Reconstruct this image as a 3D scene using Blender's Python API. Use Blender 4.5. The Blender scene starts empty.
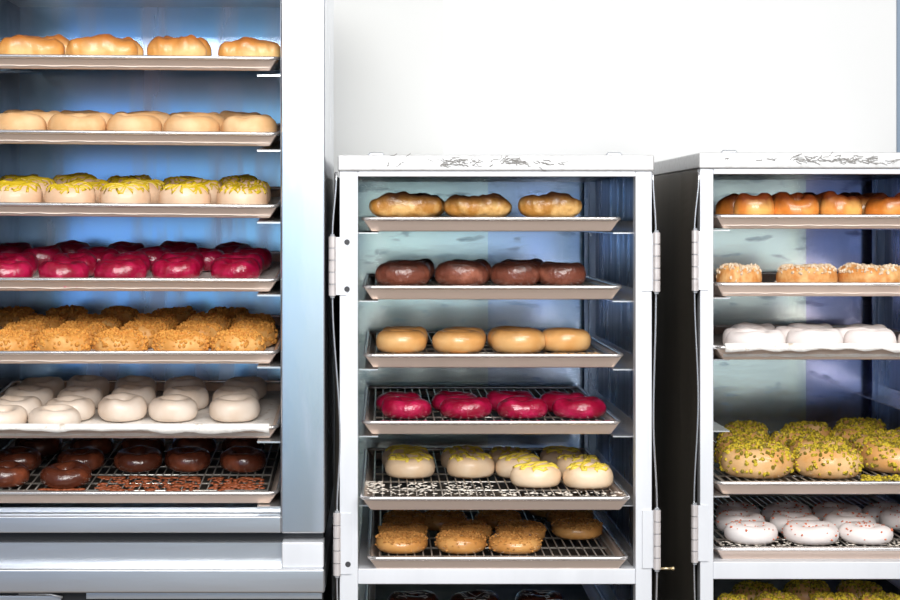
import bpy, bmesh, math, random
from mathutils import Vector, Matrix, noise, Euler
C = bpy.context.scene.collection
# ------------------------------------------------------------------ camera, world, lights, exposure
F, D0, VX, VY, ZC = 1711.0, 2.9, 383.0, 220.0, 1.60      # focal (px), camera distance, vanishing point, eye height
cam = bpy.data.cameras.new('camera'); co = bpy.data.objects.new('camera', cam); C.objects.link(co)
co.location = (0, -D0, ZC); co.rotation_euler = (math.pi/2, 0, 0)
cam.sensor_width = 36; cam.lens = F*36/900; cam.shift_x = (450-VX)/900; cam.shift_y = (VY-300)/900
cam.clip_start = .05
bpy.context.scene.camera = co
vs = bpy.context.scene.view_settings
vs.view_transform = 'Standard'; vs.look = 'None'; vs.gamma = 1; vs.exposure = -0.14; vs.use_curve_mapping = False

def make_world():
    w = bpy.data.worlds.new('shop'); bpy.context.scene.world = w; w.use_nodes = True
    nt = w.node_tree; N = nt.nodes; L = nt.links; N.clear()
    out = N.new('ShaderNodeOutputWorld'); bg = N.new('ShaderNodeBackground'); L.new(bg.outputs[0], out.inputs[0])
    tc = N.new('ShaderNodeTexCoord'); sp = N.new('ShaderNodeSeparateXYZ'); L.new(tc.outputs['Generated'], sp.inputs[0])
    def m(op, a, b=None, c=None, clamp=False):
        n = N.new('ShaderNodeMath'); n.operation = op; n.use_clamp = clamp
        for i, v in enumerate((a, b, c)):
            if v is None: continue
            if isinstance(v, (int, float)): n.inputs[i].default_value = v
            else: L.new(v, n.inputs[i])
        return n.outputs[0]
    x, y, z = sp.outputs
    ny = m('MAXIMUM', m('MULTIPLY', y, -1), .02)
    u = m('DIVIDE', x, ny); v = m('DIVIDE', z, ny)
    # unseen shop front behind the camera, colour bands shaped for the steel reflections
    r = N.new('ShaderNodeValToRGB'); r.color_ramp.interpolation = 'LINEAR'
    L.new(m('MULTIPLY_ADD', u, 1.25, .5, True), r.inputs[0])      # u -0.4..0.4
    def U(px): return (px-VX)/F*1.25+.5
    stops = [(U(-100), (.30,.40,.62)), (U(20), (.42,.66,1.1)), (U(110), (.16,.42,1.0)), (U(140), (.60,.68,.92)), (U(165), (.22,.50,1.0)),
             (U(240), (.26,.66,.9)), (U(275), (.07,.55,.50)), (U(300), (.9,.93,1.0)), (U(350), (.75,.92,.90)), (U(482), (.60,.85,.84)), (U(492), (.32,.47,.82)),
             (U(640), (.30,.40,.70)), (U(690), (.85,.95,.85)), (U(802), (.93,1.05,.93)), (U(810), (.22,.25,.50)), (U(880), (.24,.27,.50)), (U(930), (.6,.62,.66))]
    el = r.color_ramp.elements
    el[0].position = stops[0][0]; el[0].color = (*stops[0][1], 1)
    el[1].position = stops[-1][0]; el[1].color = (*stops[-1][1], 1)
    for p, c in stops[1:-1]:
        e = el.new(p); e.color = (*c, 1)
    # vertical: darkened low down to dim the lower steel reflections
    g = N.new('ShaderNodeValToRGB'); L.new(m('MULTIPLY_ADD', v, 1.6, .5, True), g.inputs[0])
    ge = g.color_ramp.elements
    def V(py): return (VY-py)/F*1.6+.5
    ge[0].position = 0; ge[0].color = (.05,.05,.05,1); ge[1].position = V(60); ge[1].color = (1,1,1,1)
    for py, s in ((450,.12),(422,.40),(390,.6),(345,.75),(260,1.0)):
        e = ge.new(V(py)); e.color = (s,s,s,1)
    mul = N.new('ShaderNodeMix'); mul.data_type = 'RGBA'; mul.blend_type = 'MULTIPLY'; mul.inputs[0].default_value = 1
    L.new(r.outputs[0], mul.inputs[6]); L.new(g.outputs[0], mul.inputs[7])
    # mask: only around the eye line behind the camera
    mk = m('MULTIPLY', m('MULTIPLY', m('LESS_THAN', v, .30), m('GREATER_THAN', v, -.21)), m('MULTIPLY', m('LESS_THAN', y, -.3), m('LESS_THAN', m('ABSOLUTE', u), .5)))
    mx = N.new('ShaderNodeMix'); mx.data_type = 'RGBA'
    L.new(mk, mx.inputs[0]); mx.inputs[6].default_value = (.80,.82,.86,1); L.new(mul.outputs[2], mx.inputs[7])
    L.new(mx.outputs[2], bg.inputs[0])
    L.new(m('MULTIPLY_ADD', mk, BAND_LEVEL-WORLD, WORLD), bg.inputs[1])      # the added bands outshine the rest of the room
WORLD = 0.23; BAND_LEVEL = 1.5
make_world()
def area(name, loc, target, sx, sy, power, col):
    l = bpy.data.lights.new(name, 'AREA'); l.shape = 'RECTANGLE'; l.size = sx; l.size_y = sy; l.energy = power; l.color = col
    o = bpy.data.objects.new(name, l); C.objects.link(o); o.location = loc
    o.rotation_euler = (Vector(target)-Vector(loc)).to_track_quat('-Z', 'Y').to_euler()
area('front_key', (.35, -4.3, 3.1), (0.15, 0, 1.3), 3.4, 1.2, 215, (1.0, .985, .96))  # unseen key light added high behind the camera
area('overhead_fill', (0.7, -2.0, 3.3), (0.35, .1, 1.3), 3.6, .5, 62, (1.0, .99, .97))  # unseen fill added overhead for the wall and upper surfaces

# ------------------------------------------------------------------ helpers
def px(x, Y=0.): return (x-VX)/F*(D0+Y)
def pz(y, Y=0.): return ZC+(VY-y)/F*(D0+Y)
class MB:
    def __init__(s): s.bm = bmesh.new()
    def box(s, x0, x1, y0, y1, z0, z1):
        v = [s.bm.verts.new((x, y, z)) for z in (z0, z1) for y in (y0, y1) for x in (x0, x1)]
        for f in ((0,2,3,1),(4,5,7,6),(0,1,5,4),(2,6,7,3),(0,4,6,2),(1,3,7,5)): s.bm.faces.new([v[i] for i in f])
        return s
    def hexa(s, pts):
        v = [s.bm.verts.new(p) for p in pts]
        for f in ((0,2,3,1),(4,5,7,6),(0,1,5,4),(2,6,7,3),(0,4,6,2),(1,3,7,5)): s.bm.faces.new([v[i] for i in f])
        return s
    def tube(s, pts, r, n=6, closed=False):
        pts = [Vector(p) for p in pts]; rings = []; m = len(pts)
        for i, p in enumerate(pts):
            a = pts[(i-1) % m] if (closed or i > 0) else p
            b = pts[(i+1) % m] if (closed or i < m-1) else p
            t = (b-a).normalized() if (b-a).length > 1e-9 else Vector((1,0,0))
            up = Vector((0,0,1)) if abs(t.z) < .9 else Vector((1,0,0))
            e1 = t.cross(up).normalized(); e2 = e1.cross(t)
            rr = r[i] if isinstance(r, (list, tuple)) else r
            rings.append([s.bm.verts.new(p+e1*rr*math.cos(2*math.pi*k/n)+e2*rr*math.sin(2*math.pi*k/n)) for k in range(n)])
        rng = range(m) if closed else range(m-1)
        for i in rng:
            A, B = rings[i], rings[(i+1) % m]
            for k in range(n): s.bm.faces.new((A[k], A[(k+1) % n], B[(k+1) % n], B[k]))
        if not closed:
            s.bm.faces.new(rings[0]); s.bm.faces.new(rings[-1][::-1])
        return s
    def blob(s, p, r, sub=1, sq=(1,1,1), rot=None):
        res = bmesh.ops.create_icosphere(s.bm, subdivisions=sub, radius=r)
        M = Matrix.Translation(p) @ (rot or Matrix.Identity(4)) @ Matrix.Diagonal((*sq, 1))
        bmesh.ops.transform(s.bm, matrix=M, verts=res['verts'])
        return s
    def mesh(s, name, mat, smooth=False, bevel=0):
        bmesh.ops.recalc_face_normals(s.bm, faces=s.bm.faces)
        me = bpy.data.meshes.new(name); s.bm.to_mesh(me); s.bm.free()
        if smooth:
            for p in me.polygons: p.use_smooth = True
        me.materials.append(mat)
        return me
    def build(s, name, mat, parent=None, smooth=False, bevel=0):
        o = bpy.data.objects.new(name, s.mesh(name, mat, smooth)); C.objects.link(o)
        if parent: o.parent = parent
        if bevel:
            b = o.modifiers.new('bevel', 'BEVEL'); b.width = bevel; b.segments = 2; b.limit_method = 'ANGLE'
            w = o.modifiers.new('wn', 'WEIGHTED_NORMAL')
            for p in o.data.polygons: p.use_smooth = True
        return o
def tag(o, label=None, cat=None, group=None, kind=None):
    if label: o['label'] = label
    if cat: o['category'] = cat
    if group: o['group'] = group
    if kind: o['kind'] = kind
    return o
def empty(name, loc, label, cat):
    o = bpy.data.objects.new(name, None); C.objects.link(o); o.location = loc; o.empty_display_size = .05
    return tag(o, label, cat)

# ------------------------------------------------------------------ materials
def mat(name, col, rough=.5, metal=0., noise_scale=None, col2=None, lo=.4, hi=.6, bump=0, bump_scale=60, stretch=(1,1,1), coat=0, sss=0, spec=.5, detail=4, topcol=None, toprange=(.01,.03), rough2=None):
    m_ = bpy.data.materials.new(name); m_.use_nodes = True
    nt = m_.node_tree; N = nt.nodes; L = nt.links; b = N['Principled BSDF']
    b.inputs['Base Color'].default_value = (*col, 1); b.inputs['Roughness'].default_value = rough; b.inputs['Metallic'].default_value = metal
    b.inputs['Specular IOR Level'].default_value = spec
    if coat: b.inputs['Coat Weight'].default_value = coat; b.inputs['Coat Roughness'].default_value = .12
    if sss: b.inputs['Subsurface Weight'].default_value = sss; b.inputs['Subsurface Radius'].default_value = (.01,.006,.003); b.inputs['Subsurface Scale'].default_value = 1
    tc = N.new('ShaderNodeTexCoord'); mp = N.new('ShaderNodeMapping'); mp.inputs['Scale'].default_value = stretch
    L.new(tc.outputs['Object'], mp.inputs[0])
    last = None
    if noise_scale:
        n = N.new('ShaderNodeTexNoise'); n.inputs['Scale'].default_value = noise_scale; n.inputs['Detail'].default_value = detail
        L.new(mp.outputs[0], n.inputs[0])
        r = N.new('ShaderNodeMapRange'); r.inputs[1].default_value = lo; r.inputs[2].default_value = hi; L.new(n.outputs[0], r.inputs[0])
        mx = N.new('ShaderNodeMix'); mx.data_type = 'RGBA'; L.new(r.outputs[0], mx.inputs[0])
        mx.inputs[6].default_value = (*col, 1); mx.inputs[7].default_value = (*(col2 or col), 1)
        last = mx.outputs[2]
        if rough2 is not None:
            rr = N.new('ShaderNodeMapRange'); rr.inputs[1].default_value = lo; rr.inputs[2].default_value = hi
            rr.inputs[3].default_value = rough; rr.inputs[4].default_value = rough2
            L.new(n.outputs[0], rr.inputs[0]); L.new(rr.outputs[0], b.inputs['Roughness'])
    if topcol:
        sp = N.new('ShaderNodeSeparateXYZ'); L.new(tc.outputs['Object'], sp.inputs[0])
        n3 = N.new('ShaderNodeTexNoise'); n3.inputs['Scale'].default_value = 45; L.new(mp.outputs[0], n3.inputs[0])
        ad = N.new('ShaderNodeMath'); ad.operation = 'MULTIPLY_ADD'; L.new(n3.outputs[0], ad.inputs[0]); ad.inputs[1].default_value = .014; L.new(sp.outputs[2], ad.inputs[2])
        r = N.new('ShaderNodeMapRange'); r.inputs[1].default_value = toprange[0]+.007; r.inputs[2].default_value = toprange[1]+.007
        L.new(ad.outputs[0], r.inputs[0])
        mx = N.new('ShaderNodeMix'); mx.data_type = 'RGBA'; L.new(r.outputs[0], mx.inputs[0])
        if last: L.new(last, mx.inputs[6])
        else: mx.inputs[6].default_value = (*col, 1)
        mx.inputs[7].default_value = (*topcol, 1); last = mx.outputs[2]
    if last: L.new(last, b.inputs['Base Color'])
    if bump:
        n2 = N.new('ShaderNodeTexNoise'); n2.inputs['Scale'].default_value = bump_scale; n2.inputs['Detail'].default_value = 3
        L.new(mp.outputs[0], n2.inputs[0])
        bp = N.new('ShaderNodeBump'); bp.inputs['Strength'].default_value = bump; bp.inputs['Distance'].default_value = .004
        L.new(n2.outputs[0], bp.inputs['Height']); L.new(bp.outputs[0], b.inputs['Normal'])
        if coat: L.new(bp.outputs[0], b.inputs['Coat Normal'])
    return m_
M = {}
M['wall'] = mat('white_wall', (.685,.685,.67), .6, 0, 3, (.68,.68,.665))
M['wall2'] = mat('cool_wall', (.70,.70,.695), .55, 0, 3, (.695,.695,.69))
M['floor'] = mat('floor_tile', (.26,.215,.18), .5, 0, 5, (.20,.165,.14))
M['alum'] = mat('aluminium_frame', (.80,.815,.85), .42, .25, 14, (.72,.735,.77), .45, .75, .05, 40, (1,1,.2))
M['alum_lid'] = mat('worn_aluminium', (.67,.67,.67), .42, .25, 60, (.55,.54,.53), .5, .70, .05, 40, (1,3,1.6), detail=6)
M['sidepanel'] = mat('dull_side_panel', (.15,.13,.105), .5, .5, 6, (.09,.08,.065), .35, .7, .06, 30, (1,1,.3))
M['inner'] = mat('polished_back_panel', (.86,.88,.90), .07, 1, 7, (.52,.56,.60), .5, .8, .035, 9, (1,1,3), detail=6, rough2=.22)
M['reflect_green'] = mat('green_reflection_back', (.86,.95,.92), .17, .96, 18, (.45,.58,.60), .57, .76, .05, 9, (1,1,3.0), detail=7, rough2=.3)  # room colours mirrored in the cabinet backs are put into these three tints
M['reflect_blue'] = mat('blue_reflection_back', (.70,.80,.96), .17, .96, 18, (.34,.44,.62), .57, .76, .05, 9, (1,1,3.0), detail=7, rough2=.3)
M['reflect_violet'] = mat('violet_reflection_back', (.62,.62,.82), .17, .96, 18, (.17,.18,.34), .57, .76, .05, 9, (1,1,3.0), detail=7, rough2=.3)
M['inner_side'] = mat('dull_inner_side', (.38,.42,.52), .25, 1, 25, (.22,.25,.31), .4, .7, .1, 20, (1,1,.12), rough2=.4)
M['rackback'] = mat('steel_back_panel', (.48,.70,.95), .20, .95, 8, (.66,.68,.80), .46, .62, .08, 10, (1.6,1,.25), rough2=.3)  # the rack back's blue reflection is put into the steel colour
M['rackside'] = mat('dark_steel_side', (.16,.16,.17), .35, .9, 9, (.08,.08,.09))
M['steel'] = mat('brushed_steel', (.66,.67,.69), .30, .9, 12, (.60,.62,.65), .45, .8, .05, 60, (.15,1,1), rough2=.38)
M['column'] = mat('steel_column', (.88,.91,.97), .20, .93, 12, (.66,.68,.73), .5, .8, .05, 30, (1,1,.25), rough2=.4)
M['pan'] = mat('sheet_pan', (.74,.61,.53), .38, .55, 8, (.66,.54,.47), .45, .75, .08, 20, (.2,1,1))
M['pan_floor'] = mat('shade_dark_pan_floor', (.12,.105,.09), .45, .4, 12, (.06,.052,.045))  # shade inside the pan is put into this near-black floor colour
M['panrim'] = mat('pan_rim', (.92,.89,.87), .25, .85, 30, (.75,.70,.66), .5, .8)
M['wire'] = mat('wire_rack', (.62,.59,.54), .3, .8)
M['hinge'] = mat('hinge_metal', (.72,.67,.66), .45, .4, 60, (.55,.50,.48), .5, .8)
M['screw'] = mat('screw_head', (.05,.05,.055), .5, .2)
M['rivet'] = mat('rivet_head', (.55,.57,.6), .4, .6)
M['rod'] = mat('door_edge', (.85,.86,.88), .25, .9)
M['brass'] = mat('brass_pin', (.75,.62,.38), .3, .9)
M['scuff'] = mat('scuff', (.30,.29,.28), .7)
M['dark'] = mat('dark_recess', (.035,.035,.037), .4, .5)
M['blueframe'] = mat('blue_grey_frame', (.19,.25,.33), .5, .1)
M['paper'] = mat('parchment', (.86,.83,.79), .7, 0, 60, (.62,.52,.42), .62, .72, .4, 90)
M['whitespill'] = mat('sugar_crumbs', (.92,.84,.74), .8, 0, 90, (.75,.58,.38), .6, .7)
# doughs and icings (some turn darker towards the top)
M['golden'] = mat('fried_golden', (.76,.36,.09), .42, 0, 22, (.90,.60,.26), .42, .66, .5, 55, coat=.25, topcol=(.42,.13,.022), toprange=(.022,.040))
M['golden_mid'] = mat('fried_golden_dark', (.50,.22,.04), .42, 0, 30, (.78,.46,.16), .48, .62, .8, 70, coat=.25, topcol=(.07,.025,.008), toprange=(.020,.036))
M['beige'] = mat('beige_dough', (.72,.42,.19), .6, 0, 28, (.82,.55,.30), .4, .65, .15, 80)
M['toast'] = mat('toasted_dough', (.62,.25,.06), .6, 0, 60, (.80,.48,.20), .4, .65, .3, 90)
M['pale'] = mat('pale_cream_icing', (.76,.50,.32), .48, 0, 22, (.84,.62,.44), .4, .65, .1, 60, coat=.2)
M['pale2'] = mat('cream_icing', (.84,.60,.38), .45, 0, 22, (.88,.68,.48), .4, .65, .1, 60, coat=.2)
M['drizzle'] = mat('yellow_drizzle', (.62,.44,.012), .4, coat=.3)
M['drizzle2'] = mat('lemon_drizzle', (.86,.66,.08), .4, coat=.3)
M['string'] = mat('white_drizzle', (.86,.82,.78), .4)
M['magenta'] = mat('magenta_glaze', (.28,.002,.026), .30, 0, 40, (.50,.010,.075), .45, .7, .55, 110, coat=.8)
M['pinkspill'] = mat('pink_drips', (.65,.10,.20), .5)
M['crumbdough'] = mat('orange_dough', (.68,.31,.07), .55, 0, 40, (.80,.45,.15), .45, .65, .5, 110)
M['crumb'] = mat('orange_crumb', (.72,.34,.065), .75, 0, 120, (.60,.25,.04))
M['white'] = mat('white_icing', (.76,.62,.50), .45, 0, 22, (.84,.73,.63), .4, .65, .1, 60, coat=.2)
M['whiter'] = mat('pale_powder_icing', (.86,.78,.75), .6, 0, 22, (.89,.84,.82), .4, .65, .1, 60)
M['choc'] = mat('chocolate_glaze', (.085,.02,.009), .26, 0, 30, (.24,.06,.025), .5, .75, .45, 70, coat=.5)
M['choc2'] = mat('milk_chocolate_glaze', (.19,.055,.032), .30, 0, 30, (.40,.14,.085), .5, .72, .65, 95, coat=.45, topcol=(.03,.008,.005), toprange=(.021,.033))
M['chocspill'] = mat('chocolate_drips', (.33,.085,.03), .4)
M['caramel'] = mat('caramel_glaze', (.70,.35,.11), .30, 0, 20, (.80,.48,.20), .4, .7, .12, 50, coat=.4, topcol=(.30,.14,.04), toprange=(.026,.042))
M['tan'] = mat('tan_glaze', (.55,.24,.06), .3, 0, 20, (.68,.35,.11), .4, .7, .12, 50, coat=.4)
M['tancrumb'] = mat('brown_sugar_crumb', (.60,.29,.075), .8, 0, 120, (.42,.18,.04))
M['bun'] = mat('baked_bun', (.74,.24,.035), .33, 0, 18, (.90,.48,.13), .42, .64, .25, 45, coat=.4, topcol=(.16,.03,.005), toprange=(.022,.038))
M['sugarcrumb'] = mat('pale_sugar_crumb', (.80,.68,.52), .8, 0, 200, (.55,.38,.22))
M['pistdough'] = mat('pistachio_glazed_dough', (.74,.38,.13), .4, 0, 22, (.84,.54,.26), .4, .65, .15, 60, coat=.3)
M['pist'] = mat('pistachio_bits', (.62,.47,.025), .6, 0, 110, (.20,.15,.008), .46, .56)
M['redfleck'] = mat('red_flecks', (.62,.16,.07), .6)

# ------------------------------------------------------------------ setting
WY = .80
def struct(name, mb, m_): 
    o = mb.build(name, m_); o['kind'] = 'structure'; return o
struct('floor', MB().box(-4, 4, -7, WY, -.05, 0), M['floor'])
xs = px(443, WY)
struct('wall_back_left', MB().box(-4, xs, WY-.004, WY+.1, 0, 3.4), M['wall'])
struct('wall_back_right', MB().box(xs, 4, WY, WY+.1, 0, 3.4), M['wall2'])
struct('trim_1', MB().box(px(897.3, WY-.006), px(940, WY-.006), WY-.006, WY+.001, .0, 3.4), M['blueframe'])

# ------------------------------------------------------------------ donut shapes
class Ring:
    def __init__(s, W=.088, H=.037, hole=.010, seed=0, lump=.0016, p=.95):
        s.W, s.H, s.hole, s.seed, s.lump, s.p = W, H, hole, seed, lump, p
        s.R = (W/2+hole)/2; s.a = (W/2-hole)/2
    def pt(s, th, ph, off=0.):
        c, n_ = math.cos(ph), math.sin(ph)
        a = s.a+off; h = s.H/2+off
        r = s.R + a*math.copysign(abs(c)**s.p, c)
        z = s.H/2 + h*math.copysign(abs(n_)**(s.p if n_ > 0 else .78), n_)
        z = max(z, .0008)
        q = Vector((math.cos(th)*s.R*1.0, math.sin(th)*s.R, z*.6))*22 + Vector((s.seed*7.3, s.seed*3.1, 0))
        d = noise.noise(q)*s.lump*2.2 + noise.noise(q*2.4)*s.lump
        r += d*(1 if c > 0 else -.4)
        z += d*1.1*max(0, n_)
        return Vector((math.cos(th)*r, math.sin(th)*r, z))
    def surf(s, x, y, off=0.):                                    # height of the upper side
        r = math.hypot(x, y); th = math.atan2(y, x)
        c = max(-.999, min(.999, (r-s.R)/s.a)); cc = math.copysign(abs(c)**(1/s.p), c)
        return s.pt(th, math.acos(cc), 0)+Vector((0,0,off))
    def shell(s, mb, ph0=None, off=0., nt=44, nph=22, wave=0.):
        rows = []
        for i in range(nt):
            th = 2*math.pi*i/nt; row = []
            if ph0 is None:
                for k in range(nph): row.append(mb.bm.verts.new(s.pt(th, 2*math.pi*k/nph, off)))
            else:
                w0 = ph0 + wave*noise.noise(Vector((math.cos(th)*2.2, math.sin(th)*2.2, s.seed)))*1.6
                a0, a1 = w0, math.pi-ph0*.6
                for k in range(nph):
                    t = k/(nph-1); o2 = off if 0 < k < nph-1 else -.002
                    row.append(mb.bm.verts.new(s.pt(th, a0+(a1-a0)*t, o2)))
            rows.append(row)
        m_ = nph if ph0 is None else nph-1
        for i in range(nt):
            A, B = rows[i], rows[(i+1) % nt]
            for k in range(m_): mb.bm.faces.new((A[k], B[k], B[(k+1) % nph], A[(k+1) % nph]))
        return mb
def bar_mesh(seed, m_, L=.112, W=.055, H=.040, lumps=.0048):     # long fried bar with bumpy top
    mb = MB(); nu, nv = 40, 22; rows = []
    for i in range(nu+1):
        t = -1+2*i/nu; t = math.copysign(abs(math.sin(t*math.pi/2))**1.0, t)
        sec = max(0, 1-abs(t)**4.2)**.5
        hump = 1+.13*math.cos(t*math.pi*1.7+seed*.9)*-1*(1 if seed % 2 else .8)
        row = []
        for k in range(nv):
            ph = 2*math.pi*k/nv; c, s_ = math.cos(ph), math.sin(ph)
            y = W/2*sec*math.copysign(abs(c)**.8, c); z = H/2+H/2*sec*math.copysign(abs(s_)**(.8 if s_ > 0 else .6), s_)*(hump if s_ > 0 else 1)
            q = Vector((t*2.6, y*38, z*30))+Vector((seed*5.7, 0, 0))
            d = noise.noise(q)*lumps+noise.noise(q*2.3)*lumps*.6
            row.append(mb.bm.verts.new((t*L/2, y+d*c*sec, max(.001, z+d*max(0, s_)*sec))))
        rows.append(row)
    for i in range(nu):
        for k in range(nv): mb.bm.faces.new((rows[i][k], rows[i+1][k], rows[i+1][(k+1) % nv], rows[i][(k+1) % nv]))
    bmesh.ops.remove_doubles(mb.bm, verts=mb.bm.verts, dist=.0002)
    return mb.mesh('fried_bar', m_, True)
def crumbs(ring, n, size, m_, name, rnd, phmin=.1, spread=1.0, sub=1, sq=(1,1,.7), hang=0.):
    mb = MB()
    for _ in range(n):
        th = rnd.uniform(0, 2*math.pi); ph = rnd.uniform(phmin, math.pi-.25)
        if rnd.random() < hang: ph = rnd.uniform(-.5, phmin)
        p = ring.pt(th, ph, .0004); r = size*rnd.uniform(.55, 1.3)
        rot = Euler((rnd.uniform(0,3), rnd.uniform(0,3), rnd.uniform(0,3))).to_matrix().to_4x4()
        mb.blob(p, r, sub, (sq[0]*rnd.uniform(.7,1.3), sq[1], sq[2]), rot)
    return mb.mesh(name, m_, False)
def drizzle(ring, m_, rnd, r=.0019, loops=5, name='drizzle', amp=.9):
    mb = MB(); W = ring.W/2*amp; pts = []; n = loops*14
    for i in range(n):
        t = -1+2*i/(n-1)
        x = W*t*.98+.004*math.sin(i*1.9+ring.seed); y = W*math.sqrt(max(0, 1-t*t))*math.sin(i*2*math.pi/14+ring.seed)*.96
        rr = math.hypot(x, y)
        if rr > W: x *= W/rr; y *= W/rr
        if rr < ring.hole+.002:
            f = (ring.hole+.003)/max(rr, 1e-4); x *= f; y *= f
        pts.append(ring.surf(x, y, r*.55))
    mb.tube(pts, [r*rnd.uniform(.8, 1.3) for _ in pts], 6)
    return mb.mesh(name, m_, True)
# kind -> list of variants; variant = (body mesh, [(part name, mesh), ...], half width)
KIND = {}
def variants(kind, fn, n=3): KIND[kind] = [fn(i+1, random.Random(hash_(kind)+i)) for i in range(n)]
def hash_(s): return sum(ord(c)*(i+3) for i, c in enumerate(s))
def ring_body(seed, m_, name='donut', **kw):
    r = Ring(seed=seed, **kw); return r, r.shell(MB()).mesh(name, m_, True)
def v_plain(m_, **kw):
    def f(i, rnd):
        r, me = ring_body(i, M[m_], **kw); return (me, [], r.W)
    return f
def v_base(i, rnd):
    r, me = ring_body(i, M['toast'], H=.034)
    ic = r.shell(MB(), ph0=-.55, off=.0013, wave=.35).mesh('glaze', M['beige'], True); return (me, [('glaze', ic)], r.W)
def v_iced(base, icing, ph0=-1.0, wave=.25, drz=None, crumb=None, **kw):
    def f(i, rnd):
        r, me = ring_body(i, M[base], **kw)
        parts = [('icing', r.shell(MB(), ph0=ph0, off=.0013, wave=wave).mesh('icing', M[icing], True))]
        if drz: parts.append(('drizzle', drizzle(r, M[drz[0]], rnd, drz[1], drz[2], amp=drz[3])))
        if crumb: parts.append((crumb[0], crumbs(r, crumb[1], crumb[2], M[crumb[3]], crumb[0], rnd, crumb[4], hang=crumb[5])))
        return (me, parts, r.W)
    return f
def v_crumb(base, cr, **kw):
    def f(i, rnd):
        r, me = ring_body(i, M[base], **kw)
        return (me, [(cr[0], crumbs(r, cr[1], cr[2], M[cr[3]], cr[0], rnd, cr[4], hang=cr[5]))], r.W)
    return f
def v_bar(m_): return lambda i, rnd: (bar_mesh(i, M[m_]), [], .112)
variants('bar_left', v_bar('golden'), 4)
variants('bar_mid', v_bar('golden_mid'), 3)
variants('beige', v_base)
variants('drizzled', v_iced('toast', 'pale', -1.0, .2, ('drizzle', .0021, 8, .97), H=.037))
variants('magenta', v_plain('magenta', lump=.0022, H=.037))
variants('orange', v_crumb('crumbdough', ('crumb_coating', 300, .0034, 'crumb', -.1, .12), lump=.0018, H=.036))
variants('white', v_plain('white', H=.036, hole=.013))
variants('choc', v_plain('choc', H=.036))
variants('choc2', v_plain('choc2', H=.038, lump=.0018))
variants('caramel', v_plain('caramel', H=.041, lump=.001))
variants('lemon', v_iced('toast', 'pale2', -1.1, .1, ('drizzle2', .0030, 4, .9), H=.044, p=.95))
variants('tan', v_crumb('tan', ('crumb_topping', 300, .0028, 'tancrumb', .35, .05), H=.039))
variants('bun', v_plain('bun', lump=.0042, H=.042, hole=.006), 4)
variants('sugar', v_crumb('toast', ('crumb_topping', 380, .0027, 'sugarcrumb', .45, .02), H=.034, W=.098))
variants('whiter', v_plain('whiter', H=.037, hole=.012, p=.85))
variants('pist', v_crumb('pistdough', ('pistachio_topping', 420, .0034, 'pist', .2, .16), H=.046, W=.108, hole=.008))
variants('fleck', v_crumb('whiter', ('fleck_topping', 40, .0021, 'redfleck', .1, .15), H=.038))
variants('stringy', v_iced('choc', 'choc', -1.0, .1, ('string', .0012, 3, .8), H=.038, W=.092))

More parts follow.
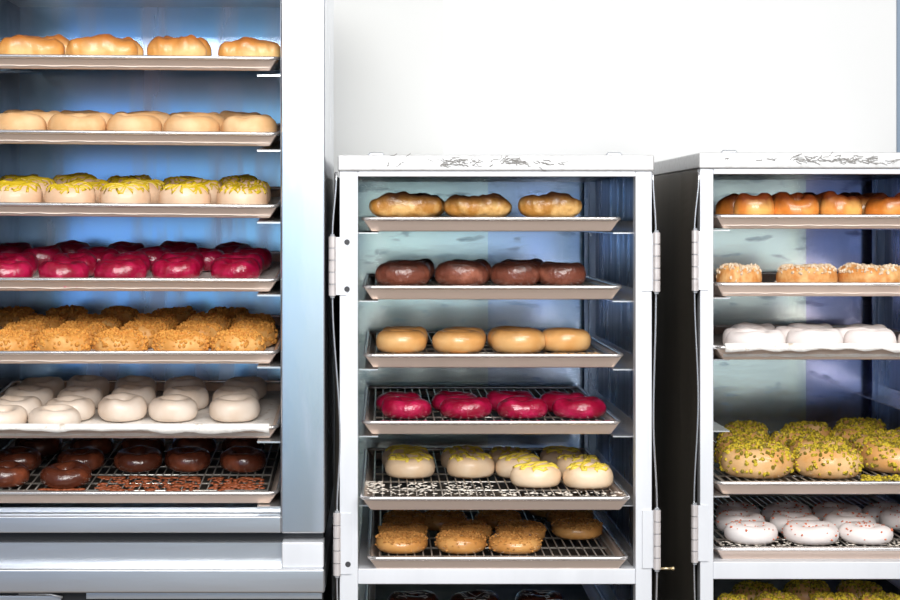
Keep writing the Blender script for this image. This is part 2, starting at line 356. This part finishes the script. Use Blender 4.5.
ORD = ['first','second','third','fourth','fifth','sixth','seventh','eighth']
ROW = ['front row','second row','third row','fourth row','fifth row']
DRND = random.Random(5)
class Tray:
    """a sheet pan; origin = middle of its front bottom edge, local y runs towards the back"""
    def __init__(s, x0, x1, yrim, Y, depth, label, tilt=0, roll=0, h=.023, name='sheet_pan', rimw=.010):
        s.W = px(x1, Y)-px(x0, Y); s.Y = Y; s.h = h; s.depth = depth
        zc = pz(yrim, Y)-h
        s.M = Matrix.Translation((px((x0+x1)/2, Y), Y, zc)) @ Matrix.Rotation(tilt, 4, 'X') @ Matrix.Rotation(roll, 4, 'Y')
        ins, t = .017, .0016; w = s.W/2
        mb = MB(); B = mb.bm
        def rect(e, z, ee=0): return [B.verts.new(p) for p in ((-w+e, e+ee, z), (w-e, e+ee, z), (w-e, depth-e-ee, z), (-w+e, depth-e-ee, z))]
        a = rect(.004, h-.003); b = rect(ins, 0); c = rect(ins+.002, t+.001); d = rect(.009, h-.003)
        for P, Q in ((a, b), (c, d), (d, a)):
            for i in range(4): B.faces.new((P[i], P[(i+1) % 4], Q[(i+1) % 4], Q[i]))
        B.faces.new(b); fl = B.faces.new(c); fl.material_index = 1
        s.o = mb.build(name, M['pan'], bevel=.0022); s.o.data.materials.append(M['pan_floor']); tag(s.o, label, 'tray'); s.o.matrix_world = s.M
        rm = MB(); r = .0034
        pts = []
        for cx, cy, a0 in ((w-.018, .018, -90), (w-.018, depth-.018, 0), (-w+.018, depth-.018, 90), (-w+.018, .018, 180)):
            for k in range(5):
                an = math.radians(a0+k*22.5); pts.append((cx+.015*math.cos(an), cy+.015*math.sin(an), h-r*.4))
        rm.tube(pts, r, 8, closed=True)
        rm.build('rolled_rim', M['panrim'], s.o, smooth=True)
        s.base = t+.0025
    def place(s, o, x, y, z): o.matrix_world = s.M @ Matrix.Translation((x, y, z))
    def rack(s, label, n=None, m_='wire'):                       # wire cooling rack lying in the pan
        w = s.W/2-.022; d0, d1 = .026, s.depth-.026
        e = MB(); e.tube([(-w, d0, 0), (w, d0, 0), (w, d1, 0), (-w, d1, 0)], .0024, 6, closed=True)
        o = e.build('cooling_rack', M[m_], None, smooth=True); tag(o, label, 'cooling rack')
        g = MB(); n = int(2*w/.0145)
        for i in range(1, n):
            x = -w+2*w*i/n; g.tube([(x, d0, .001), (x, d1, .001)], .0013, 5)
        g.build('wire_grid', M[m_], o, smooth=True)
        c = MB(); k = 6
        for i in range(1, k): c.tube([(-w, d0+(d1-d0)*i/k, -.0028), (w, d0+(d1-d0)*i/k, -.0028)], .002, 5)
        c.build('cross_bar', M[m_], o, smooth=True)
        z = s.base+.0155; s.place(o, 0, 0, z); s.base = z+.0026
        return o
    def paper(s, label, front=.012, flap=False):
        w = s.W/2-.016; mb = MB(); nx, ny = 40, 26; rows = []
        for i in range(nx+1):
            rows.append([mb.bm.verts.new((-w+2*w*i/nx, front+(s.depth-2*front)*k/ny, .0022+.0016*noise.noise(Vector((i*.6, k*.6, s.h*99))))) for k in range(ny+1)])
        for i in range(nx):
            for k in range(ny): mb.bm.faces.new((rows[i][k], rows[i+1][k], rows[i+1][k+1], rows[i][k+1]))
        if flap:
            ed = [r_[0] for r_ in rows]; e0 = None
            for st in range(4):
                cur = []
                for i, v_ in enumerate(ed if e0 is None else e0):
                    x_ = -w+2*w*i/nx; q = noise.noise(Vector((i*.35, 3.3, s.Y*50)))
                    yz = ((.004, s.h-s.base+.006), (-.004, s.h-s.base+.0075), (-.0085, s.h-s.base+.002), (-.0085, s.h-s.base-.005+q*.007))[st]
                    cur.append(mb.bm.verts.new((x_, yz[0]+.001*q, yz[1])))
                src = ed if e0 is None else e0
                for i in range(nx): mb.bm.faces.new((src[i], src[i+1], cur[i+1], cur[i]))
                e0 = cur
        o = mb.build('parchment_sheet', M['paper'], smooth=True); tag(o, label, 'baking paper'); s.place(o, 0, 0, s.base-.001)
        so = o.modifiers.new('s', 'SOLIDIFY'); so.thickness = .0006
        s.base += .0035
    def localx(s, pxx, y):                                        # local x of an image column at local depth y
        return px(pxx, s.Y+y)-s.M.translation.x
    def donuts(s, kind, desc, where, rows, group, name='donut', hh=None):
        vs_ = KIND[kind]; rn = random.Random(hash_(kind+where))
        for ri, row in enumerate(rows):
            y = row[0]; items = row[1]
            total = len(items)
            for k, it in enumerate(items):
                x0, x1 = it[0], it[1]; yy = it[2] if len(it) > 2 else y
                yy += rn.uniform(-.003, .003)
                me, parts, W = vs_[rn.randrange(len(vs_))]; H0 = max(v.co.z for v in me.vertices)
                sc = (px(x1, s.Y+yy)-px(x0, s.Y+yy))/W
                o = bpy.data.objects.new(name, me); C.objects.link(o)
                a = rn.uniform(-math.pi, math.pi) if 'bar' not in kind else rn.uniform(-.08, .08)+(math.pi if rn.random() < .5 else 0)
                mw = s.M @ Matrix.Translation((s.localx((x0+x1)/2, yy), yy, s.base)) @ Matrix.Rotation(a, 4, 'Z') @ Matrix.Diagonal((sc, sc, (hh or sc*H0)/H0*rn.uniform(.96, 1.04), 1))
                o.matrix_world = mw
                for pn, pm in parts:
                    c = bpy.data.objects.new(pn, pm); C.objects.link(c); c.parent = o
                    if 'topping' in pn or 'coating' in pn: c['kind'] = 'stuff'
                tag(o, '%s %s from the left in the %s, %s' % (ORD[k], desc, ROW[ri], where), 'donut', group)
    def spill(s, name, label, m_, patches, n, size, seed=1, z=0., sq=(1.4,1.4,.3)):
        rnd = random.Random(seed); mb = MB()
        for x0, x1, d0, d1 in patches:
            for _ in range(n):
                yy = rnd.uniform(d0, d1); xx = rnd.uniform(s.localx(x0, yy), s.localx(x1, yy))
                mb.blob((xx, yy, 0), size*rnd.uniform(.4, 1.2), 1, (sq[0]*rnd.uniform(.6,1.6), sq[1]*rnd.uniform(.6,1.6), sq[2]))
        o = mb.build(name, M[m_], smooth=True); tag(o, label, 'crumbs', kind='stuff'); s.place(o, 0, 0, s.base+z)

# ------------------------------------------------------------------ holding cabinets
def hinge(parent, x, z0, z1, y=-.006, side=1, r=.0062):
    h = z1-z0; mb = MB(); k = 5
    for i in range(k):
        a, b = z0+h*i/k+.0007, z0+h*(i+1)/k-.0007
        mb.tube([(x, y, a), (x, y, b)], r, 12)
    o = mb.build('hinge', M['hinge'], parent)
    p = MB().tube([(x, y, z0-.003), (x, y, z1+.003)], r*.6, 8); p.build('hinge_pin', M['rivet'], o, smooth=True)
    l = MB().box(min(x, x+side*.022), max(x, x+side*.022), -.0025, .0005, z0+.002, z1-.002); l.build('hinge_leaf', M['alum'], o)
def cabinet(Yf, xl, xr, il, ir, ytop, ylid, yhead, rim_ys, beam, label, hinge_l, hinge_r, dist, scuff, reflection_edge, blue, marks, depth=.70):
    X = lambda v: px(v, Yf); Z = lambda v: pz(v, Yf)
    cx = (X(xl)+X(xr))/2
    root = empty('holding_cabinet', (cx, Yf, 0), label, 'bakery cabinet')
    T = Matrix.Translation((-cx, 0, 0))
    def P(mb, name, m_, parent=root, bevel=0, smooth=False):
        bmesh.ops.transform(mb.bm, matrix=T, verts=mb.bm.verts)
        return mb.build(name, m_, parent, smooth, bevel)
    x0, x1, a0, a1 = X(xl), X(xr), X(il), X(ir); zt = Z(ylid)
    # lid: shallow cap with drooping lip
    P(MB().box(x0-.002, x1+.002, -.006, depth+.012, zt, Z(ytop)), 'top_panel', M['alum_lid'], bevel=.003)
    P(MB().box(a0, a1, .0, .025, Z(yhead), zt), 'top_rail', M['alum'], bevel=.001)
    P(MB().box(a0, a1, .025, depth-.02, Z(yhead)+.006, zt), 'ceiling_panel', M['inner_side'])
    P(MB().box(x0+.001, a0, 0, .028, .05, zt), 'corner_post', M['alum'], bevel=.0015)
    P(MB().box(a1, x1-.001, 0, .028, .05, zt), 'corner_post', M['alum'], bevel=.0015)
    P(MB().box(x0+.001, a0-.012, .028, depth, .05, zt), 'side_panel', M['sidepanel'])
    P(MB().box(a1+.012, x1-.001, .028, depth, .05, zt), 'side_panel', M['sidepanel'])
    P(MB().box(a0-.012, a0-.0105, .028, depth-.02, .05, zt), 'inner_side_panel', M['inner_side'])
    P(MB().box(a1+.0105, a1+.012, .028, depth-.02, .05, zt), 'inner_side_panel', M['inner_side'])
    sm = px(reflection_edge, Yf+depth-.02)  # back split where the painted reflection changes colour
    P(MB().box(a0-.0105, sm, depth-.02, depth, .05, zt), 'back_panel', M['reflect_green'])
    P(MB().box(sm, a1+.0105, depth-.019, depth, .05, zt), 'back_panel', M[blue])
    # corner uprights at the back that carry the runners
    for xx in (a1+.0005, ):
        P(MB().box(xx-.004, xx+.010, depth-.075, depth-.060, .1, zt-.004).box(xx-.012, xx-.004, depth-.063, depth-.060, .1, zt-.004), 'inner_upright', M['inner_side'])
    # beam
    b0, b1, b2 = beam
    P(MB().box(a0, a1, .002, .030, Z(b2), Z(b1)).box(a0, a1, .030, depth-.02, Z(b2)+.004, Z(b1)-.003), 'cross_beam', M['alum'], bevel=.0015)
    P(MB().box(a0, a1, .002, .03, .05, .12), 'bottom_rail', M['alum'], bevel=.0015)
    P(MB().box(a0, a1, .03, depth-.02, .05, .07), 'bottom_panel', M['alum'])
    for z_ in rim_ys:
        for sx, e in ((a0, 1), (a1, -1)):
            za = pz(z_, Yf+.022)-.0248
            lo, hi = (sx-.0105, sx+.034) if e > 0 else (sx-.034, sx+.0105)
            mb = MB().box(lo, hi, .030, depth-.03, za-.0022, za)
            if e > 0: mb.box(lo, lo+.002, .030, depth-.03, za, za+.02)
            else: mb.box(hi-.002, hi, .030, depth-.03, za, za+.02)
            P(mb, 'tray_runner', M['panrim'])
    # feet
    for sx in (x0+.04, x1-.04):
        for sy in (.06, depth-.06):
            P(MB().tube([(sx-.012, sy, .028), (sx+.012, sy, .028)], .028, 16).box(sx-.018, sx+.018, sy-.02, sy+.02, .045, .06), 'caster', M['screw'])
    sr = random.Random(int(xl)); sb = MB()
    for (u0, u1, v0, v1, n_) in marks:
        for _ in range(n_):
            cx_, cz_ = X(sr.uniform(u0, u1)), Z(sr.uniform(v0, v1)); pts = []
            a_ = sr.uniform(-.9, .9)
            for q in range(5): pts.append((cx_+.0035*q*math.cos(a_)*sr.uniform(.3,1.2), -.0062, cz_+.0018*q*math.sin(a_)+sr.uniform(-.0012,.0012)))
            sb.tube(pts, sr.uniform(.0004, .0010), 4)
    o_ = P(sb, 'scuff_mark', M['scuff']); o_['kind'] = 'stuff'; o_['label'] = 'dark grey scuffs on the front of the lid'
    # lifting tabs on the lid
    for tx in scuff:
        P(MB().tube([(X(tx-8), .05, Z(ytop)-.001), (X(tx-6), .05, Z(ytop)+.003), (X(tx+6), .05, Z(ytop)+.003), (X(tx+8), .05, Z(ytop)-.001)], .0035, 8), 'lid_tab', M['rivet'], smooth=True)
    # doors swung right back along the sides, their sheet edges bowed between the hinges
    for sd, hs in (('l', hinge_l), ('r', hinge_r)):
        if not hs: continue
        hx, prof, bands = hs
        bow = MB(); B = bow.bm; zs = sorted(prof); n = 60; top, bot = prof[0][1], prof[-1][1]
        rows = []
        for i in range(n+1):
            py_ = top+(bot-top)*i/n
            for j in range(len(prof)-1):
                if prof[j][1] <= py_ <= prof[j+1][1]:
                    t = (py_-prof[j][1])/max(1e-6, prof[j+1][1]-prof[j][1]); t = t*t*(3-2*t)
                    xx = prof[j][0]*(1-t)+prof[j+1][0]*t; break
            off = (X(xx)); out = -1 if sd == 'l' else 1
            row = []
            for Yd in (0.0, .03, .12, .3, .6):
                f = math.exp(-Yd/.08); restx = (x0-.012) if sd == 'l' else (x1+.012)
                row.append((off*f+restx*(1-f), Yd+.002))
            rows.append((Z(py_), row))
        vv = [[[B.verts.new((x_+d, y_, z_)) for x_, y_ in row] for d in (-.0013, .0013)] for z_, row in rows]
        for i in range(n):
            for k in range(4):
                for d in (0, 1): B.faces.new((vv[i][d][k], vv[i+1][d][k], vv[i+1][d][k+1], vv[i][d][k+1]))
            for k in (0, 4): B.faces.new((vv[i][0][k], vv[i+1][0][k], vv[i+1][1][k], vv[i][1][k]))
        d = P(bow, 'door', M['sidepanel'], smooth=False)
        ed = MB()
        ed.tube([(rw[0][0], rw[0][1]-.002, z_) for z_, rw in rows], .0016, 6)
        P(ed, 'door_edge', M['rod'], d, smooth=True)
        for (ya, yb, hxx) in bands:
            hinge_mb(root, T, X(hxx), Z(yb), Z(ya), 1 if sd == 'l' else -1)
    for (sx, sy, big) in dist:
        P(MB().tube([(X(sx), -.0035 if big else -.0015, Z(sy)), (X(sx), .002, Z(sy))], .0048 if big else .0028, 12), 'screw' if big else 'rivet', M['screw'] if big else M['rivet'])
    return root
def hinge_mb(root, T, x, z0, z1, side, y=-.006, r=.0062):
    h = z1-z0; mb = MB(); k = 5
    for i in range(k):
        mb.tube([(x, y, z0+h*i/k+.0008), (x, y, z0+h*(i+1)/k-.0008)], r, 12)
    bmesh.ops.transform(mb.bm, matrix=T, verts=mb.bm.verts); o = mb.build('hinge', M['hinge'], root)
    for nm, q, mm in (('hinge_pin', MB().tube([(x, y, z0-.003), (x, y, z1+.003)], r*.6, 8), 'rivet'),
                  ('hinge_leaf', MB().box(min(x, x+side*.024), max(x, x+side*.024), -.003, -.0005, z0+.002, z1-.002), 'alum')):
        bmesh.ops.transform(q.bm, matrix=T, verts=q.bm.verts); q.build(nm, M[mm], o)

mid = cabinet(0, 339, 652.5, 358, 635.5, 155, 171, 176.5, [218,286.5,355,422,491.3,554,630], (564,569,584.5),
    'white-framed aluminium cabinet with open front, standing in the middle', 
    (336, [(336.5,172),(332.5,236),(332.5,295),(340,440),(337,512),(337,575),(340,700)], [(236,296,332.5),(512,575,337)]),
    (656, [(653,172),(656,235),(656,292),(653.5,420),(657,509),(657,568),(653,700)], [(232,292,656),(509,569,656.5)]),
    [(347,242,1),(347,289,1),(348,522,0),(348,564,1),(644,239,0),(644,284,0),(644,516,0),(644,560,0)], scuff=(376,618), reflection_edge=488, blue='reflect_blue', marks=[(434,476,159,166,46),(500,522,159,164,30),(522,552,160,165,9),(380,640,157,168,14)])
right = cabinet(.05, 699.5, 1001, 713.5, 985, 152.5, 168.5, 174, [215.5,283.5,345.3,417,482.5,548.5,624], (559,562,579.5),
    'white-framed aluminium cabinet with open front, cut off by the right edge',
    (695, [(699,172),(694.5,230),(694.5,291),(698,400),(694,504),(694,562),(698,700)], [(230,291,694.5),(504,562,694)]), None,
    [(706,237,0),(706,284,0),(704,512,0),(704,556,0)], scuff=(735,), reflection_edge=806, blue='reflect_violet', marks=[(790,835,156,162,36),(835,872,158,163,40),(868,900,160,164,10),(705,900,155,167,10)])
pin = MB().tube([(0,0,0),(.02,0,0)], .0022, 8).blob((.021,0,0), .0034, 2).build('bolt', M['brass'], mid, smooth=True)
pin.location = (px(660)-mid.location.x, -.004, pz(568))
pin = None

# ------------------------------------------------------------------ the tall steel rack on the left
def tall_rack():
    X = lambda v: px(v, 0); Z = lambda v: pz(v, 0)
    xl, xr = X(-45), X(281); xc = X(325); dp = .52
    cx = (xl+xc)/2
    root = empty('steel_rack', (cx, 0, 0), 'tall stainless steel rack with a wide right column, standing at the left', 'bakery rack')
    T = Matrix.Translation((-cx, 0, 0))
    def P(mb, name, m_, parent=root, bevel=0, smooth=False):
        bmesh.ops.transform(mb.bm, matrix=T, verts=mb.bm.verts); return mb.build(name, m_, parent, smooth, bevel)
    ztop = Z(-30)
    P(MB().box(xr, xc, 0, dp, Z(533.5), ztop+.06), 'side_column', M['column'], bevel=.003)
    P(MB().box(xl-.074, xl, 0, dp, Z(533.5), ztop+.06), 'side_column', M['column'], bevel=.003)
    P(MB().box(xl, xl+.0015, .01, dp-.012, Z(533), ztop), 'inner_side_panel', M['rackside'])
    P(MB().box(xr-.0015, xr, .01, dp-.012, Z(533), ztop), 'inner_side_panel', M['rackside'])
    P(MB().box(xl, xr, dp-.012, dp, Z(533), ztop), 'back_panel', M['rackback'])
    P(MB().box(xl, xr, 0, dp-.012, ztop, ztop+.02), 'ceiling_panel', M['steel'])
    P(MB().box(xl, xr, 0, .03, ztop+.02, ztop+.06), 'top_rail', M['column'])
    P(MB().box(xl, xr, .0, .03, Z(533), Z(516.5)).box(xl, xr, .03, dp-.012, Z(533), Z(529)), 'bottom_rail', M['steel'], bevel=.002)
    P(MB().box(xl, xr, .035, .042, Z(516), Z(511)), 'inner_sill', M['steel'])
    # plinth: recessed gap, panel, front bumper
    P(MB().box(xl-.07, xc-.004, .03, dp, Z(548), Z(533.5)), 'shadow_gap', M['dark'])  # near-black block, the recess shade is put into its colour
    P(MB().hexa([(xl-.07,.022,Z(571)),(xr,.022,Z(571)),(xl-.07,.05,Z(571)),(xr,.05,Z(571)),(xl-.07,.022,Z(545)),(xr,.022,Z(545)),(xl-.07,.05,Z(545)),(xr,.05,Z(545))]), 'plinth_panel', M['steel'])
    P(MB().box(xr+.001, xc-.002, -.002, .05, Z(568), Z(542)), 'plinth_block', M['alum'], bevel=.003)
    P(MB().box(xl-.07, xc, -.012, .04, Z(592), Z(567.5)), 'front_bumper', M['steel'], bevel=.004)
    P(MB().box(xl-.07, xc, .04, dp, Z(592), Z(569)), 'plinth_base', M['steel'])
    # low part below the bumper
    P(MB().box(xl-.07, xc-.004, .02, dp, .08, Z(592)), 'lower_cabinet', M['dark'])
    P(MB().box(X(85), X(322), .010, .02, Z(600.5), Z(594)).box(X(-60), X(60), .010, .02, Z(603), Z(597)), 'lower_door', M['steel'], bevel=.001)
    P(MB().tube([(X(18), .006, Z(594.5)), (X(50), .004, Z(595)), (X(62), .004, Z(598))], .002, 8), 'cable', M['rivet'], smooth=True)
    for sx in (xl, xc-.08):
        for sy in (.06, dp-.06):
            P(MB().tube([(sx-.012+.03, sy, .04), (sx+.012+.03, sy, .04)], .04, 16), 'caster', M['screw'])
    return root, P, xl, xr, dp
rack, RP, rxl, rxr, rdp = tall_rack()
TILT = math.radians(5.2)
for pyy, rl in ((57,.5),(132.5,.55),(205,.5),(279,.2),(352,0),(427,0),(492.5,0)):
    for xx, e in ((rxr-.0015, -1), (rxl+.0015, 1)):
        zf = pz(pyy)-.0262; t = math.tan(TILT); lo, hi = (xx-.040, xx) if e < 0 else (xx, xx+.040)
        if e < 0: zf -= rl*.0048
        else: zf += rl*.0048
        y0, y1 = .016, rdp-.03
        RP(MB().hexa([(lo,y0,zf-.003),(hi,y0,zf-.003),(lo,y1,zf-.003+t*(y1-y0)),(hi,y1,zf-.003+t*(y1-y0)),(lo,y0,zf),(hi,y0,zf),(lo,y1,zf+t*(y1-y0)),(hi,y1,zf+t*(y1-y0))]), 'tray_runner', M['panrim'])

# ------------------------------------------------------------------ trays and donuts
def LT(yrim, roll, label): return Tray(-42, 279, yrim, .012, .43, label, tilt=TILT, roll=math.radians(roll))
R1, R2, R3, R4 = .062, .160, .255, .345
t = LT(56.2, .5, 'topmost sheet pan of the tall left rack, under golden fried bars')
t.paper('white parchment under the golden fried bars of the left rack')
t.donuts('bar_left', 'golden fried bar', 'tall left rack', [(.045, [(-3,65),(67,138),(147,207),(218,281.5)]), (.125, [(10,76),(84,144),(152,212)])], 'golden fried bars on the left rack', hh=0.052)
t = LT(131.8, .55, 'second sheet pan down in the left rack, under plain beige donuts')
t.paper('white parchment under the plain beige donuts')
t.donuts('beige', 'beige donut', 'tall left rack', [(R1, [(-7,47),(50,105),(108,162),(165,220),(222,276)]), (R2, [(14,64),(67,118),(122,173),(178,228),(228,274)]), (R3, [(0,48),(58,106),(112,160),(166,214),(218,264)])], 'beige donuts on the left rack', hh=0.043)
t = LT(204.3, .5, 'third sheet pan down in the left rack, under green-yellow drizzled donuts')
t.paper('white parchment under the drizzled donuts of the left rack')
t.donuts('drizzled', 'yellow-drizzled donut', 'tall left rack', [(R1, [(-9,42),(46,95),(100,150),(159,211),(218,268)]), (R2, [(10,58),(64,112),(119,167),(175,222),(224,270)]), (R3, [(-2,42),(52,98),(106,152),(162,208),(216,260)])], 'drizzled donuts on the left rack', hh=0.046)
t = LT(279, .2, 'fourth sheet pan down in the left rack, under magenta donuts')
t.paper('pink-stained parchment under the magenta donuts')
t.donuts('magenta', 'magenta donut', 'tall left rack', [(R1, [(-17,33),(39,89,),(94,146),(152,201,.10),(211,261,.10)]), (R2+.01, [(-8,38),(52,100),(102,150),(160,206,.19),(218,264,.19)]), (R3+.01, [(20,64),(76,120),(130,174),(184,228),(232,272)]), (R4+.01, [(-8,34),(50,92),(104,146),(158,200),(212,254)])], 'magenta donuts on the left rack', hh=0.042)
t.spill('glaze_drips', 'pink glaze drips at the right end of the magenta tray', 'pinkspill', [(150,205,.02,.05),(208,262,.018,.06),(40,90,.016,.02)], 40, .0035)
t = LT(352, 0, 'fifth sheet pan down in the left rack, under orange crumbed donuts')
t.paper('parchment under the orange crumb-coated donuts')
t.donuts('orange', 'orange crumbed donut', 'tall left rack', [(R1, [(-14,34),(36,89),(94,147),(155,208),(212,266)]), (R2, [(0,50),(58,108),(122,170),(176,224),(229,276)]), (R3, [(20,66),(76,122),(134,178),(186,230),(233,275)]), (R4, [(-8,36),(46,88),(100,142),(152,196),(208,250)])], 'orange crumbed donuts on the left rack', hh=0.041)
t = LT(427, 0, 'sixth sheet pan down in the left rack, under cream white donuts')
t.paper('crumb-strewn parchment under the cream white donuts', flap=True)
t.donuts('white', 'cream white donut', 'tall left rack', [(.058, [(-22,28),(29,82)]), (.145, [(-8,42),(45,95),(98,147),(149,199),(208,260)]), (.24, [(6,54),(57,103),(111,156),(163,209),(212,259)]), (.335, [(20,64),(67,110),(115,158),(164,206),(224,268)])], 'cream donuts on the left rack', hh=0.04)
t.spill('sugar_crumbs', 'pale sugar crumbs strewn on the front of the cream donut tray', 'whitespill', [(84,150,.02,.10),(150,270,.02,.10)], 150, .0032, 3)
t = LT(492.5, 0, 'lowest sheet pan of the left rack, under dark chocolate donuts')
t.rack('wire rack under the chocolate donuts of the left rack')
t.donuts('choc', 'chocolate donut', 'tall left rack', [(.062, [(-18,31),(41,92)]), (.175, [(-4,42),(58,104),(114,163),(165,211),(220,267)]), (.29, [(16,62),(70,114),(122,166),(172,216),(222,264)])], 'chocolate donuts on the left rack', hh=0.037)
t.spill('chocolate_drips', 'brown glaze drips on the wires before the left chocolate donuts', 'chocspill', [(98,152,.02,.12),(152,200,.02,.12),(208,262,.02,.11),(40,84,.024,.03)], 110, .0042, 4)

def MT(yrim, label, x0=361, x1=622.5, Y=.022, depth=.62): return Tray(x0, x1, yrim, Y, depth, label)
t = MT(218, 'topmost sheet pan of the middle cabinet, holding long fried bars')
t.rack('wire rack under the fried bars of the middle cabinet')
t.donuts('bar_mid', 'browned fried bar', 'middle cabinet', [(.06, [(369,442.5),(443.5,511),(518,582)]), (.17, [(384,446),(452,512)])], 'fried bars in the middle cabinet', hh=0.046)
t = MT(286.5, 'second sheet pan down in the middle cabinet, holding brown chocolate donuts', 362, 623.5)
t.rack('wire rack under the chocolate donuts of the middle cabinet')
t.donuts('choc2', 'milk chocolate donut', 'middle cabinet', [(.062, [(375,431),(435,490),(490,541,.07),(537,586,.08)]), (.17, [(381,431),(442,491),(498,547)]), (.28, [(388,434),(444,490),(500,546)])], 'chocolate donuts in the middle cabinet', hh=0.043)
t = MT(355, 'third sheet pan down in the middle cabinet, holding caramel donuts', 363, 625)
t.rack('wire rack under the caramel donuts')
t.donuts('caramel', 'caramel glazed donut', 'middle cabinet', [(.068, [(376,427),(432,485),(491,545),(539,591,.10)]), (.165, [(380,428),(438,486),(487,536)])], 'caramel donuts in the middle cabinet', hh=0.040)
t.spill('caramel_drips', 'tan drips on wires below the rightmost caramel donut', 'caramel', [(545,600,.03,.06),(374,430,.026,.03),(434,486,.026,.03)], 30, .0026, 6)
t = MT(422, 'fourth sheet pan down in the middle cabinet, holding magenta donuts', 361.5, 622)
t.rack('pink-stained wire rack under the middle magenta donuts')
t.donuts('magenta', 'magenta donut', 'middle cabinet', [(.075, [(382,432),(440,491),(496,547),(553,605)]), (.175, [(375,422),(432,480),(486,534),(538,586)])], 'magenta donuts in the middle cabinet', hh=0.036)
t.spill('pink_drips', 'pink drips along the front of the middle magenta tray', 'pinkspill', [(372,612,.022,.03)], 90, .0018, 7)
t = MT(498, 'fifth sheet pan in the middle cabinet, pulled out, holding lemon-drizzled donuts', 360.5, 631.5, -.05)
t.rack('wire rack spattered with cream icing under lemon-drizzled donuts')
t.donuts('lemon', 'lemon-drizzled donut', 'middle cabinet', [(.17, [(386,435,.245),(446,494,.245),(511,560,.135),(563,612,.125)]), (.26, [(383,429,.345),(440,485,.345),(496,541,.24),(556,600,.235)]), (.35, [(489,533,.35),(540,583,.35)])], 'lemon-drizzled donuts in the middle cabinet', hh=0.037)
t.spill('icing_spatter', 'cream icing spatter on the wires in front of the lemon-drizzled donuts', 'whitespill', [(366,384,.05,.19),(386,436,.04,.18),(444,494,.04,.18),(500,625,.03,.07)], 85, .0024, 8)
t = MT(558, 'sixth sheet pan down in the middle cabinet, holding tan crumb-topped donuts', 367, 629.5, -.012)
t.rack('dark wire rack under the tan crumb-topped donuts')
t.donuts('tan', 'crumb-topped tan donut', 'middle cabinet', [(.068, [(376,428),(436,487),(488,541),(552,603,.20)]), (.165, [(378,427),(440,491),(495,546),(546,594,.33)]), (.27, [(382,428),(420,468,.28),(474,520,.29),(528,574,.42)])], 'crumb-topped donuts in the middle cabinet', hh=0.030)
t = MT(630, 'sheet pan below the cross beam of the middle cabinet, dark glazed donuts on it', 363, 624, .022)
t.donuts('stringy', 'white-striped chocolate donut', 'below the middle cabinet beam', [(.10, [(382,438),(452,506),(522,578)]), (.20, [(388,438),(450,500),(514,564)])], 'striped chocolate donuts in the middle cabinet')

def RT(yrim, label, x0=714, x1=975, Y=.072, depth=.60): return Tray(x0+1, x1, yrim, Y, depth, label)
t = RT(215.5, 'topmost sheet pan of the right cabinet, under glossy browned buns')
t.paper('parchment under the glossy browned buns')
t.donuts('bun', 'glossy browned bun', 'right cabinet', [(.055, [(733,773),(774,818),(820,861),(866,912)]), (.14, [(714,752),(756,800),(800,846),(846,890)]), (.23, [(730,774),(776,820),(822,864)])], 'browned buns in the right cabinet', hh=0.058, name='glazed_bun')
t = RT(283.5, 'second sheet pan down in the right cabinet, under sugar-crumbed donuts')
t.paper('parchment under the sugar-crumbed donuts')
t.donuts('sugar', 'sugar-crumbed donut', 'right cabinet', [(.078, [(717,761),(776,836),(839,904)])], 'sugar-crumbed donuts in the right cabinet', hh=0.046)
t = RT(347, 'third sheet pan down in the right cabinet, lined with paper under white donuts', Y=.03)
t.paper('white parchment hanging over the rim below the white donuts', flap=True)
t.donuts('whiter', 'smooth white donut', 'right cabinet', [(.058, [(726,784),(787,841),(843,895),(897,950)]), (.15, [(723,770),(774,824),(829,879)]), (.25, [(730,776),(786,834),(842,888)])], 'smooth white donuts in the right cabinet', hh=0.042)
t = RT(482.5, 'fourth sheet pan down in the right cabinet, heaped with pistachio donuts')
t.rack('wire rack under the heaped pistachio donuts')
t.donuts('pist', 'pistachio-topped donut', 'upper pistachio tray, right cabinet', [(.080, [(722,792),(794,861),(862,932,.15)]), (.185, [(716,776),(790,850),(848,908,.26)]), (.30, [(718,768),(770,826),(830,886,.36),(892,946,.36)]), (.41, [(722,768),(782,832),(836,886,.47)])], 'pistachio donuts on the upper tray', hh=0.054)
t.spill('pistachio_crumbs', 'fallen pistachio bits on the wires at the right frame edge', 'pist', [(862,905,.03,.085)], 130, .0038, 9, sq=(1,1,.7))
t = RT(548.5, 'fifth sheet pan down in the right cabinet, holding red-flecked white donuts')
t.rack('wire rack under the red-flecked white donuts')
t.donuts('fleck', 'red-flecked white donut', 'right cabinet', [(.068, [(725,778),(784,839),(840,892),(902,954,.11)]), (.165, [(716,764),(770,820),(824,876),(880,930,.2)]), (.265, [(716,760),(762,812),(812,861),(862,910)])], 'red-flecked donuts in the right cabinet', hh=0.034)
t.spill('icing_crumbs', 'pale icing crumbs on wires around the red-flecked donuts', 'whitespill', [(718,900,.03,.08)], 160, .002, 11)
t = RT(624, 'sheet pan below the cross beam of the right cabinet, pistachio donuts on it')
t.donuts('pist', 'pistachio-topped donut', 'bottom pistachio tray, right cabinet', [(.08, [(716,748),(754,802),(810,858),(860,908)]), (.19, [(732,778),(784,830),(838,884)])], 'pistachio donuts on the bottom tray', hh=0.05)
